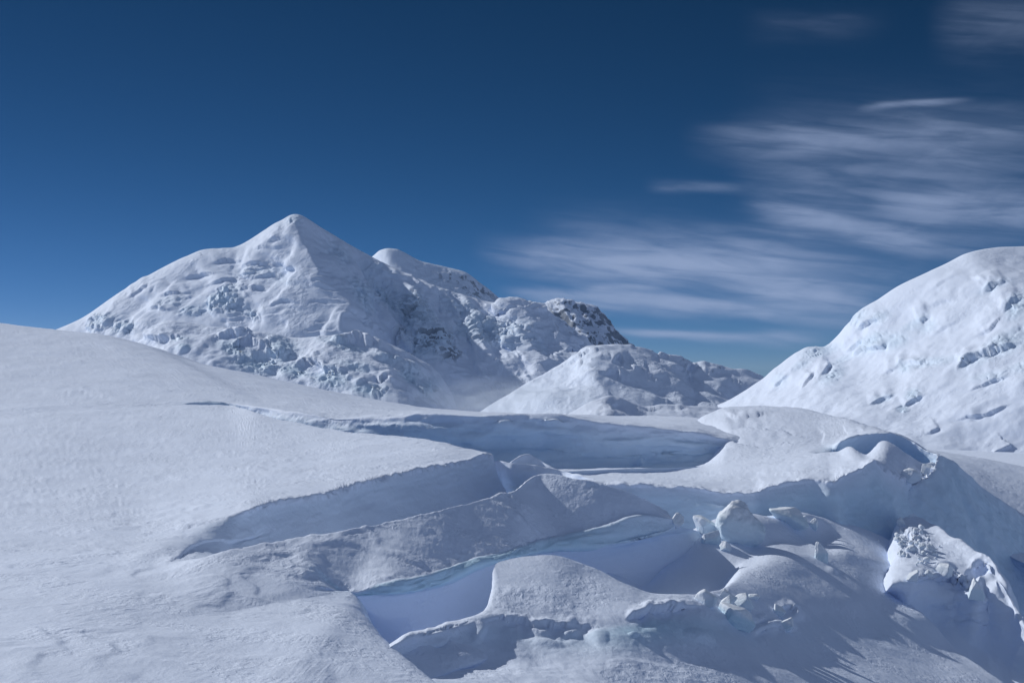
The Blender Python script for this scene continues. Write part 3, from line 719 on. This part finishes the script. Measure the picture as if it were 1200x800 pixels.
def snow_shelf():
    E = [(640,566,160),(700,567,159),(745,568,158),(780,569,157.5),(817,572,156.5),(850,577,155.5),(880,577.5,155.5),(897,571,157),(922,566,157.5),(950,562.5,158),(972,565,157),(990,556,160),(1008,550,162),(1023,540,166),(1036,551,168),(1060,562,178),(1080,561,184),(1097,547,192)]
    M = [(640,556,200),(700,554.5,206),(745,553,212),(780,553,214),(818,552,212),(850,548,206),(880,545,203),(900,542,203),(925,538,203),(950,533,204),(968,530,204),(981,529.5,202),(996,523.5,200),(1014,533,193),(1036,517.5,198),(1060,531,196),(1080,543,200),(1096,546,201)]
    AB = [(640,548,240),(700,548,240),(745,548,240),(780,548,238),(820,543,232),(852,532,222),(880,529,222),(902,527,222),(928,524,222),(955,524,220),(972,526,217),(983,534,217),(1000,538,219),(1018,537,221),(1040,532,222),(1064,541,221),(1084,547,218),(1098,547,213)]
    AT = [(640,546,250),(700,546,250),(745,546,250),(780,545,248),(822,535,240),(855,522,230),(882,519,230),(904,518,230),(932,518,229),(960,520,226),(975,521,219),(986,517,215),(1004,511.5,217),(1024,508,219),(1044,507.5,220),(1066,516,219),(1086,528.5,216),(1099,533,213)]
    DS = [(640,546,262),(700,546,262),(745,545,262),(780,542,260),(826,522,255),(858,505,252),(884,503,252),(908,503,252),(938,505,250),(966,509,245),(982,511,238),(995,509,236),(1012,505.5,232),(1028,503.5,231),(1048,507.5,228),(1068,516.3,225),(1087,528.5,221),(1100,533,217)]
    DC = [(640,545,300),(700,545,300),(745,540,300),(790,515,300),(828,486,302),(852,478,304),(882,476,304),(905,476.5,300),(930,478,296),(958,482.5,288),(976,487,280),(995,491,270),(1014,498,262),(1032,503,248),(1050,508.5,242),(1069,517,236),(1088,528.5,229),(1101,533,222)]
    E = np.array(E, float); M = np.array(M, float)
    wb = np.array([1]*11+[1.4, 1.5, 1.6, 1.6, 1.5, 1.3, 1.2])
    rows = [moved(E, 1.0, -3.4, -10, wb), moved(E, .6, -2.2, -4.6, wb), moved(E, .2, -.9, -2.2, wb), moved(E, 0, -.1, -.35), E]
    ice = [.7, .7, .7, .15, 0]; snow = [0, 0, 0, .3, .8]
    mid = E*.55+M*.45; mid[:, 2] = 1/(.55/E[:, 2]+.45/M[:, 2])
    mid[11:14, 1] += (1, 3, 2)
    rows += [mid, M]; ice += [0, 0]; snow += [1, 1]
    wd = np.array([0]*10+[.3, .8]+[1]*6)
    m2 = M.copy(); m2[:10, 1] -= 3; m2[:10, 2] *= 1.02
    rows.append(moved(m2, .2, 1.6, -2.6, wd)); ice.append([0]*10+[.4]*8); snow.append([1]*10+[0]*8)
    rows += [AB, AT, DS, DC]; ice += [[0]*10+[.3]+[.6]*7, [0]*10+[.1]*8, 0, 0]; snow += [[1]*10+[0]*8, 1, 1, 1]
    dc = np.array(DC, float); rows += [moved(dc, 0, 12, -2), moved(dc, 5, 90, -25)]; ice += [0, 0]; snow += [1, 1]
    def marks(c):
        h = 0
        for pts, a in [([(838,489),(850,486),(866,489),(880,487),(900,484),(915,480)],3.5),([(958,500),(966,510),(963,522)],1),([(985,497),(994,507),(990,520)],.8),([(1005,500),(1012,506)],.8),
                       ([(820,520),(850,516),(880,522),(920,524)],-2),([(880,566),(890,562),(900,563)],1.2),([(880,552),(900,556),(930,556),(965,545)],1.0),([(845,503),(880,500),(920,506),(960,518)],-2.5)]:
            h = h + scarp(c, pts, a, 12, 14, wob=1.5, soft=1.6)
        return h
    def broken(c):
        m = blob(c, 1066, 560, 16, 12, 0) + blob(c, 1090, 552, 10, 14, 30)
        f1, f2, idv = worley(c.X/.9, m > .01)
        return m*(idv-.4)*1.1
    def rag(c):
        e = .35*np.exp(-((c.kx-4)/.4)**2)+.2*np.exp(-((c.kx-9)/.3)**2)*sm(11, 12, c.jx)
        return e*fbm(c.X/1.6, 4)
    o, c = sheet('glacier_shelf', rows, [ice_noise, rag, marks, broken, sastrugi], {'snow': snow, 'ice': ice}, step=1.4, hidden=(0, 7, len(rows)-2), mat=M_mid)
    CTX.append(c)
    tag(o, 'undulating glacier shelf rising to a smooth snow dome with an arched crevasse', 'glacier', kind='structure')
snow_shelf()

def small_ridges():
    for crest, drop, lab in [
        ([(552,580,179),(564,560,180.5),(575,545,181),(584,541,181),(600,541.5,180),(625,544.5,181),(652,549,181),(680,557,177),(725,568,170)], 7.0, 'wind-rounded snow rib with a blue face behind the tilted slab'),
        ([(590,546,190),(600,539.5,191),(610,534.5,192),(620,532.2,193),(630,536,193),(640,542.5,192),(652,549,191)], 3.5, 'little rounded snow hummock in front of the long ice wall')]:
        C = np.array(crest, float)
        rows = [moved(C, .8, -5.0, -drop*1.3), moved(C, .5, -2.5, -drop*.6), moved(C, .1, -.6, -.6), C, moved(C, 0, 1.6, -.25), moved(C, 0, 9, -3.5)]
        def d(c): return fbm(c.X/np.array([4, 4, 2]), 3)*.28
        o, c = sheet('snow_rib', rows, [d, ice_noise], {'snow': [0, 0, .2, .3, 1, 1], 'ice': [.55, .5, .1, 0, 0, 0]}, step=1.5, hidden=(4,), mat=M_mid)
        tag(o, lab, 'snow rib', kind='structure')
small_ridges()

# ------------------------------------------------------------------ lower slope with the near ridge
def lower_slope():
    S0 = [(430,1050,38),(480,1020,42),(560,1000,46),(620,990,50),(680,985,51.5),(740,985,53),(820,985,54),(910,985,55),(980,985,59),(1040,985,62),(1090,985,65),(1160,985,68),(1240,985,74),(1330,970,84)]
    S1 = [(440,850,52),(470,830,55),(525,815,59),(575,808,62.5),(620,805,65),(670,808,66.5),(735,808,71),(810,805,75),(870,803,80),(925,803,84),(965,803,87),(1020,805,92),(1090,808,99),(1176,803,110)]
    S2 = [(430,815,57),(455,790,60.5),(512,780,65),(560,775,68.5),(600,772,71),(645,778,72),(705,778,74),(770,772,78.5),(825,770,83),(880,772,87),(920,773,91),(980,775,97),(1045,775,104),(1112,757,118)]
    S3 = [(438,785,61),(456,768,63),(511,754,68.6),(558,744,73),(592,740,76.2),(627,749,77.3),(684,750,79.8),(740,738,83),(790,733,85.9),(845,735,91),(885,737,95.5),(945,740,102),(1015,741,111),(1080,723,122)]
    S4 = [(440,775,62),(457,757,63.5),(512,740,69),(560,728,74),(592,723,77.5),(625,730,79),(680,731,82),(732,726,84.5),(772,715,88),(832,711.5,93.5),(872,712,99),(932,715,107),(1002,712,117),(1062,705,127)]
    S5 = [(442,772,63.5),(458,753.5,65.5),(513,735,71),(571,714,77.5),(581,661,87),(640,650,91),(695,664.5,93.5),(735,685,93.5),(772,696,94.5),(822,695,98),(868,682,109),(930,667,122),(1000,661,134),(1049,676,139)]
    S7 = [(440,830,72),(460,815,75),(515,795,80),(575,770,86),(612,735,95),(660,722,99),(700,708,103),(735,716,106),(775,717,108),(826,711,112),(872,657,126),(930,636,140),(990,634,148),(1048,658,150)]
    S8 = [(470,730,103),(500,722,106),(545,712,109),(595,702,113),(636,692,117),(680,678,121),(722,662,127),(760,662,133),(790,634,136),(832,612,139),(880,607,143),(940,606,151),(990,612,158),(1045,636,160)]
    R = [np.array(r, float) for r in (S0, S1, S2, S3, S4, S5)]
    for r in R: r[:7, 2] *= (1.10, 1.10, 1.085, 1.065, 1.045, 1.03, 1.012)
    for r in R[:3]: r[:9, 2] *= (1.015, 1.02, 1.025, 1.03, 1.032, 1.03, 1.025, 1.018, 1.01)
    for r, a in zip(R, (.085, .08, .078, .07, .058, .025)): r[:, 2] *= 1+a*sm(640, 1120, r[:, 0])
    w6 = np.array([.3, 1, 1, 1, .9, .5, .4, .3, .2, 0, 0, 0, 0, 0])
    mid = np.array(S5, float)*.6+np.array(S7, float)*.4; mid[:, 2] = 1/(.6/np.array(S5)[:, 2]+.4/np.array(S7)[:, 2])
    mid[:5] = moved(np.array(S5, float)[:5], .6, 1.0, -2.4); mid[5:10] = moved(np.array(S5, float)[5:10], .4, 2.6, -1.9)
    R += [mid, np.array(S7, float), np.array(S8, float), moved(np.array(S8, float), 0, 14, -3)]
    rows = []
    for r in R:
        last = r[-1:]
        rows.append(np.concatenate([r, moved(last, 1.6, 1.2, -1.6), moved(last, 5, 5, -9)]))
    ice = [0, 0, 0, [.1]*3+[.2]*3+[.3, .9, .7, .4]+[.1]*6, 0, 0, 0, 0, 0, 0]
    def lumps(c):
        h = 0
        for (u, v, ru, rv, rot, a) in [(560,742,10,16,15,7),(540,770,36,14,10,-3),(632,739,16,7,15,5),(670,741,13,7,-5,6),(700,746,16,13,30,6),(640,752,30,8,5,4),(480,748,22,8,-20,5),(515,752,14,9,-20,4),(600,730,10,4,0,-3),(742,745,8,4,0,4),
                                       (820,745,22,10,20,5),(858,722,24,10,-5,4),(900,735,30,8,-15,3),(930,720,16,10,10,4),(925,733,12,8,10,3),(975,668,10,5,30,2),
                                       (870,615,60,28,20,6),(905,640,60,30,35,4),(930,606,40,14,10,5),(798,612,14,12,0,3),(900,590,90,20,10,3),(985,640,26,14,40,3)]:
            h = h + a*blob(c, u, v, ru, rv, rot)
        return h*c.px
    def cuts(c):
        h = 0
        for pts, a in [([(732,725),(745,719),(770,714),(800,711.5),(832,711)],10),([(560,729),(590,724),(625,732),(660,733),(690,732),(715,742)],7),([(460,756),(512,738),(556,727)],4),([(575,668),(562,672),(548,680)],3),([(590,692),(605,695),(625,705)],1.2),
                       ([(860,722),(885,731),(905,722)],5),([(905,712),(925,712),(935,722)],5),([(880,742),(905,734),(930,738)],4)]:
            h = h + scarp(c, pts, a, 12, 20, wob=2.2, soft=1.3)
        return h
    def ridges(c):                                   # wind furrows running down to the right
        q = c.X; a = q[..., 0]*.80-q[..., 1]*.6; b = q[..., 0]*.6+q[..., 1]*.80
        f = ridged(np.stack([b/3.4, a/40, q[..., 2]*0], -1)+fbm(q/9, 2)[..., None]*.25, 3)
        m = sm(4.2, 3.0, c.kx) if False else (1-sm(3.2, 4.2, c.kx))
        right = sm(5.5, 8, c.jx)
        return f*.05*(m*right+.25) + fbm(q/6, 3)*.12 + fbm(q/np.array([1.6, 1.6, 1.2]), 3)*.07*(1-sm(4.0, 5.0, c.kx))*(1-sm(7, 9, c.jx))
    o, c = sheet('glacier_slope', rows, [lumps, cuts, ice_noise, ridges], {'ice': ice, 'snow': [1]*10}, step=1.55, hidden=(0, 6, 8), mat=M_near)
    CTX.append(c)
    tag(o, 'shaded furrowed snow slope falling past the near sunlit ridge', 'glacier', kind='structure')
lower_slope()

# ------------------------------------------------------------------ right-hand basin
def basin():
    T0 = [(1000,760,100),(1050,800,96),(1090,840,92),(1120,860,90),(1150,880,88),(1180,900,87),(1220,920,85),(1270,940,84),(1340,960,82)]
    T1 = [(1034,704,118),(1062,712,116),(1095,728,117),(1115,740,116),(1140,755,115),(1160,765,115),(1190,785,112),(1230,810,108),(1310,830,104)]
    T2 = [(1046,685,126),(1068,682,126),(1098,677,130),(1118,678,131),(1142,692,128),(1154,684,131),(1180,708,128),(1215,762,122),(1300,800,116)]
    T3 = [(1046,657,140),(1064,645,142),(1095,650,142),(1118,655,141),(1140,664,139),(1156,664,139),(1178,690,134),(1208,745,127),(1300,790,120)]
    T4 = [(1053,613,160),(1072,605,165),(1095,616,158),(1120,630,150),(1142,642,145),(1160,652,142),(1180,684,137),(1205,738,130),(1300,780,124)]
    T0, T1, T2, T3, T4 = [[(u, v, d*k) for u, v, d in r] for r, k in zip((T0, T1, T2, T3, T4), (1.18, 1.15, 1.05, 1.015, 1.0))]
    T0, T1, T2, T3, T4 = [[a]+r for a, r in zip([(950,770,120), (1000,735,134), (1022,714,138), (1030,692,145), (1037,655,162)], (T0, T1, T2, T3, T4))]
    t4 = np.array(T4, float)
    rows = [T0, T1, T2, T3, T4, moved(t4, 1.5, 2, -2), moved(t4, 6, 8, -11)]
    def lumps(c):
        h = 0
        for (u, v, ru, rv, rot, a) in [(1110,700,40,14,-5,4),(1125,712,40,10,-10,4),(1160,715,30,34,20,8),(1090,715,30,22,40,-4),(1150,664,12,10,0,-12),(1140,672,10,9,0,-9),(1105,662,18,8,0,5),(1162,668,10,14,0,6),(1170,690,18,16,0,7),(1160,780,40,12,-30,5),(1180,760,14,40,15,-5),(1075,632,26,16,25,3)]:
            h = h + a*blob(c, u, v, ru, rv, rot)
        return h*c.px
    def cuts(c):
        h = 0
        for pts, a in [([(1070,682),(1082,677),(1115,678),(1130,684),(1145,695)],9),([(1085,706),(1115,712),(1140,702),(1165,712)],4),([(1100,730),(1135,725),(1170,738)],3),([(1135,668),(1150,658),(1162,664)],6),([(1050,640),(1066,628),(1085,634)],3)]:
            h = h + scarp(c, pts, a, 14, 16, wob=3, soft=1.2)
        return h
    def rough(c):
        m = np.clip(blob(c, 1072, 634, 26, 22, 20)+blob(c, 1125, 680, 34, 12, 15)+.8*blob(c, 1030, 600, 40, 20, 0), 0, 1)
        f1, f2, idv = worley(c.X/.8, m > .01)
        return m*(idv-.4)*.8 + fbm(c.X/np.array([5, 5, 3]), 4)*.28
    o, c = sheet('glacier_basin', rows, [lumps, cuts, rough], {'ice': [0, .1, 0, 0, 0, .2, .3], 'snow': [1]*7}, step=1.5, hidden=(0, 5), mat=M_mid)
    CTX.append(c)
    tag(o, 'shaded snow basin with a sunlit debris ramp below the ice walls', 'glacier', kind='structure')
    # big blue ice wall under the right lobe
    crest = np.array([(1040,590,176),(1056,575,178),(1070,568,180),(1082,561,182),(1095,548,185),(1100,533,190),(1116,539.5,191),(1130,552,192.5),(1150,570,195),(1170,584,197),(1186,595,199),(1220,622,203),(1310,690,212)], float)
    rows = [moved(crest, 4.5, -7, -18), moved(crest, 2.6, -4.6, -9), moved(crest, 1.2, -2.4, -4), moved(crest, .1, -.2, -.3), crest, moved(crest, .3, .1, -.5), moved(crest, 1.3, .8, -2.8), moved(crest, 7, 8, -9)]
    def wl(c):
        return ridged(np.stack([c.X[..., 0]/5+c.X[..., 2]/7, c.X[..., 1]/8, c.X[..., 2]/6], -1), 3)*.35*np.clip(c.A['ice']*1.6, 0, 1) + fbm(c.X/2.0, 3)*.16
    def rag(c): return .4*np.exp(-((c.kx-4)/.4)**2)*fbm(c.X/1.2, 4)*(1-sm(4.6, 5.6, c.jx))
    o, c = sheet('ice_wall', rows, [wl, rag], {'ice': [.6, .65, .65, .3, 0, 0, 0, 0], 'snow': [0]*8}, step=1.5, hidden=(6,), mat=M_mid)
    CTX.append(c)
    tag(o, 'large shaded blue ice wall below the curved snow lobe beside the basin', 'ice wall', kind='structure')
    # rubble slope between shelf cliff and basin
    rows = [[(930,690,128),(965,680,134),(1000,672,142),(1040,668,148),(1075,668,152),(1110,690,154)],
            [(945,628,149),(975,622,154),(1005,618,160),(1035,615,166),(1065,612,172),(1100,640,170)],
            [(955,600,158),(980,600,160),(1005,592,166),(1030,586,172),(1056,590,178),(1090,610,184)],
            [(965,585,172),(985,585,174),(1010,575,176),(1034,570,184),(1060,570,192),(1095,590,198)]]
    def rb(c):
        f1, f2, idv = worley(c.X/1.5+fbm(c.X/2, 2)[..., None]*.4)
        m = np.clip(blob(c, 1022, 600, 60, 30, 0), 0, 1)
        return m*((idv-.4)*1.1) + fbm(c.X/4, 4)*.35
    o, c = sheet('rubble_slope', rows, [rb], {'ice': [0, .2, .3, .3], 'snow': [0]*4}, step=1.6, mat=M_mid)
    CTX.append(c)
    tag(o, 'shaded bank of fallen snow at the foot of the shelf cliff', 'snow bank', kind='structure')
    # slope behind the lobe
    rows = [[(1070,620,200),(1100,610,200),(1130,625,196),(1160,640,192),(1190,655,188),(1220,670,184),(1310,730,176)],
            [(1078,575,222),(1106,570,220),(1134,584,216),(1162,602,211),(1192,622,206),(1224,640,202),(1316,700,194)],
            [(1085,545,250),(1110,547,250),(1140,558,246),(1165,572,240),(1195,588,234),(1230,606,228),(1320,660,216)],
            [(1076,526,310),(1105,529.5,310),(1135,534,310),(1165,539.5,310),(1200,547,310),(1240,556,310),(1330,580,310)]]
    a = np.array(rows[-1], float); rows += [moved(a, 0, 20, -3), moved(a, 0, 200, -50)]
    o, c = sheet('snow_slope', rows, [sastrugi], {'ice': [0]*6, 'snow': [1]*6}, step=1.8, hidden=(0, 4), mat=M_mid)
    tag(o, 'plain snow slope behind the curved lobe under the bright dome', 'snow slope', kind='structure')
basin()

# ------------------------------------------------------------------ snowfield that carries it all out to the horizon
def snowfield():
    ys = np.concatenate([np.linspace(-300, 500, 30), np.geomspace(520, 13500, 60)])
    xs = np.concatenate([-np.geomspace(9500, 200, 40), np.linspace(-180, 180, 25), np.geomspace(200, 9500, 40)])
    Xg, Yg = np.meshgrid(xs, ys)
    r = np.hypot(Xg, Yg)
    Z = -48 - np.interp(r, [0, 400, 3000, 6000, 90000], [0, 2, 90, 150, 150]) + fbm(np.stack([Xg/300, Yg/300, Xg*0], -1), 3)*6
    o = grid_object('snowfield', np.stack([Xg, Yg, Z], -1), {'ice': Xg*0, 'snow': Xg*0+1}, M_right)
    tag(o, 'snow-covered valley floor reaching to the horizon', 'snowfield', kind='structure')
snowfield()

# ------------------------------------------------------------------ fallen ice
def ground(u, v, rad=4):
    """nearest surface point seen at a photo pixel"""
    best = None
    for c in CTX:
        if not hasattr(c, 'P'): c.P = toP(c.X.reshape(-1, 3))
        p = c.P
        m = (np.abs(p[:, 0]-u) < rad) & (np.abs(p[:, 1]-v) < rad)
        if m.any():
            k = np.argmin(np.where(m, p[:, 2], 1e9)); d = p[k, 2]
            if best is None or d < best[0]: best = (d, c.X.reshape(-1, 3)[k], c.N.reshape(-1, 3)[k])
    return best

def ico(sub):
    import bmesh
    bm = bmesh.new(); bmesh.ops.create_icosphere(bm, subdivisions=sub, radius=1)
    V = np.array([v.co[:] for v in bm.verts]); Fc = np.array([[v.index for v in f.verts] for f in bm.faces]); bm.free()
    return V, Fc
ICO = {k: ico(k) for k in (2, 3, 5)}
def chunk(size, seed, sub=5, facets=9, soft=42.0, noise=.06):
    """broken ice: a body cut by random planes, edges weathered"""
    r = np.random.default_rng(seed); V, Fc = ICO[sub]
    n = r.normal(size=(facets, 3)); n[:, 2] *= .8; n /= np.linalg.norm(n, axis=1, keepdims=True)
    h = r.uniform(.5, .82, facets) if soft > 20 else r.uniform(.7, .92, facets)
    dots = V @ n.T
    rad = np.where(dots > .05, h/np.maximum(dots, .05), 9)
    k = soft
    rr = -np.log(np.exp(-k*np.minimum(rad, 1.25)).sum(1)+np.exp(-k*1.15))/k
    P = V*rr[:, None]
    P = P*(1+noise*fbm(P*2.2+seed % 97, 3)[:, None]+noise*.35*fbm(P*7+seed % 31, 2)[:, None]) if sub > 2 else P
    return P*np.asarray(size), Fc
def put_chunk(name, u, v, w, h, label, seed, sub=5, depth=1.0, sink=.3, ice=.35, group=None, facets=9, noise=.06, tilt=None, soft=42.0):
    g = ground(u, v)
    if g is None: return None
    d, base, nrm = g; m = d/F
    size = (w*.5*m*1.12, w*.5*m*depth*1.1, h*.62*m)
    P, Fc = chunk(size, seed, sub, facets, soft, noise)
    a = (np.random.default_rng(seed+5).uniform(-.5, .5)) if tilt is None else tilt
    ca, sa = math.cos(a), math.sin(a)
    P = np.stack([P[:, 0]*ca+P[:, 2]*sa, P[:, 1], -P[:, 0]*sa+P[:, 2]*ca], -1)
    low = P[:, 2].min(); P[:, 2] -= low*(1-2*sink*.5)
    up = np.clip(P[:, 2]/max(P[:, 2].max(), 1e-6), 0, 1)
    nz = V = ICO[sub][0][:, 2]
    o = raw_object(name, P, Fc, {'ice': np.clip(ice*(1-sm(.1, .6, nz)), 0, 1), 'snow': up*0+1}, M_ice, smooth=sub > 2)
    o.location = base + np.array([0, 0, -sink*h*m*.4])
    tag(o, label, 'ice block', group)
    return o
blocks = [
 (868,628,62,48,'large rounded snow-capped ice boulder at the foot of the shelf cliff',.9,.35,14),
 (838,632,24,22,'small round blue-white ice boulder touching the large rounded boulder',1,.5,14),
 (852,640,17,12,'low broken ice lump in front of the large rounded boulder',1,.3,7),
 (826,622,22,28,'upright ice lump between the small round boulder and the shelf cliff',1,.3,8),
 (797,616,18,17,'little snow knob at the end of the tilted slab',1,.1,12),
 (930,610,46,22,'arched ice block with a hollow under its front edge',.8,.4,7),
 (941,612,18,16,'glassy blue ice chunk lodged against the arched block',1,.9,6),
 (958,617,12,14,'narrow upright ice fragment standing beside the arched block',.8,.4,5),
 (966,652,20,26,'pale flat-sided ice slab lying in the shaded gully below the arched block',.7,.5,5),
 (834,705,27,19,'pale angular ice block at the rim of the dark hollow',1,.25,6),
 (853,697,18,14,'small pointed snow lump topping the block pile by the hollow',1,.1,8),
 (857,707,24,16,'squat ice block in the middle of the pile by the hollow',1,.25,6),
 (874,708,25,20,'dark-sided angular ice block at the edge of the pile by the hollow',1,.3,6),
 (866,728,48,28,'big blue-white ice block hanging below the pile by the hollow',.8,.7,8),
 (886,697,15,7,'thin ice flake lying apart on the snow behind the block pile',1,.3,6),
 (916,718,18,14,'rough snowy ice lump uphill of the smaller lump on the shaded slope',1,.3,7),
 (926,733,21,16,'smaller rough ice lump on the shaded slope below its neighbour',1,.4,7),
 (1074,675,16,12,'bright round snow block at the corner of the debris ramp',1,.1,8),
 (1110,668,22,16,'bright broken snow block in the middle of the debris ramp',1,.1,7),
 (1146,694,18,22,'tilted ice slab at the lower lip of the debris ramp',.7,.4,5),
 (1093,640,12,9,'single snow block lying apart on the smooth upper ramp',1,.1,8),
 (1085,550,14,16,'jagged snow tooth on the broken lip below the dome',1,.1,6),
 (1068,564,20,16,'shattered snow block at the foot of the broken lip',1,.1,6),
]
for i, (u, v, w, h, lab, dep, ic, fc) in enumerate(blocks):
    put_chunk('ice_block', u, v, w, h, lab, 100+i*7, 5, dep, .3, ic, facets=fc+5, soft=12.0 if i == 0 else 80.0, noise=.10 if i == 0 else .04, tilt=.15 if i == 0 else None)
r2 = np.random.default_rng(3)
for i in range(60):
    t = r2.random(); u = 1050+44*t+r2.normal()*8; v = 624+26*t+r2.normal()*9
    w = float(np.clip(r2.lognormal(1.45, .45), 2.5, 10))
    put_chunk('ice_chunk', u, v, w, w*r2.uniform(.6, 1.0), 'small snow chunk scattered on the sunlit debris ramp', 900+i, 2 if w < 5 else 3, 1, .25, .1, 'debris chunks on the ramp', facets=7)

# ------------------------------------------------------------------ blowing snow at the mountain's foot, and the air itself
def volume_material(name, color, density, noise=False):
    m = bpy.data.materials.new(name); m.use_nodes = True; t = m.node_tree; t.nodes.clear(); w = NT(t)
    out = w.n('ShaderNodeOutputMaterial'); v = w.n('ShaderNodeVolumePrincipled')
    v.inputs['Color'].default_value = color+(1,); v.inputs['Density'].default_value = density; v.inputs['Anisotropy'].default_value = .2
    if noise:
        tc = w.n('ShaderNodeTexCoord'); ob = tc.outputs['Object']
        ln = w.n('ShaderNodeVectorMath', operation='LENGTH'); w.put(ln.inputs[0], ob)
        fall = w.mapr(ln.outputs['Value'], 1.0, .15)
        n = w.noise(ob, 2.4, 4, .6, .6)
        w.put(v.inputs['Density'], w.m('MULTIPLY', w.m('MULTIPLY', fall, w.mapr(n, .35, .7)), density))
    w.put(out.inputs['Volume'], v.outputs[0])
    return m
V, Fc = ICO[3]
mist = raw_object('blowing_snow', V, Fc, {}, volume_material('drifting_snow', (.86, .93, 1.0), .0075, True))
mist.location = W(600, 470, 3350); mist.scale = (270, 190, 72)
tag(mist, 'thin cloud of blowing snow at the foot of the pointed mountain', 'blowing snow', kind='stuff')
HAZE = 0.5e-5
x0, x1, y0, y1, z0, z1 = -10500, 10500, -600, 14500, -320, 1250
Vb = np.array([(x, y, z) for x in (x0, x1) for y in (y0, y1) for z in (z0, z1)], float)
Qb = np.array([(0, 1, 3, 2), (4, 6, 7, 5), (0, 4, 5, 1), (2, 3, 7, 6), (0, 2, 6, 4), (1, 5, 7, 3)])
haze = raw_object('haze', Vb, Qb, {}, volume_material('thin_air', (.32, .6, 1.0), HAZE), smooth=False)
tag(haze, kind='stuff')
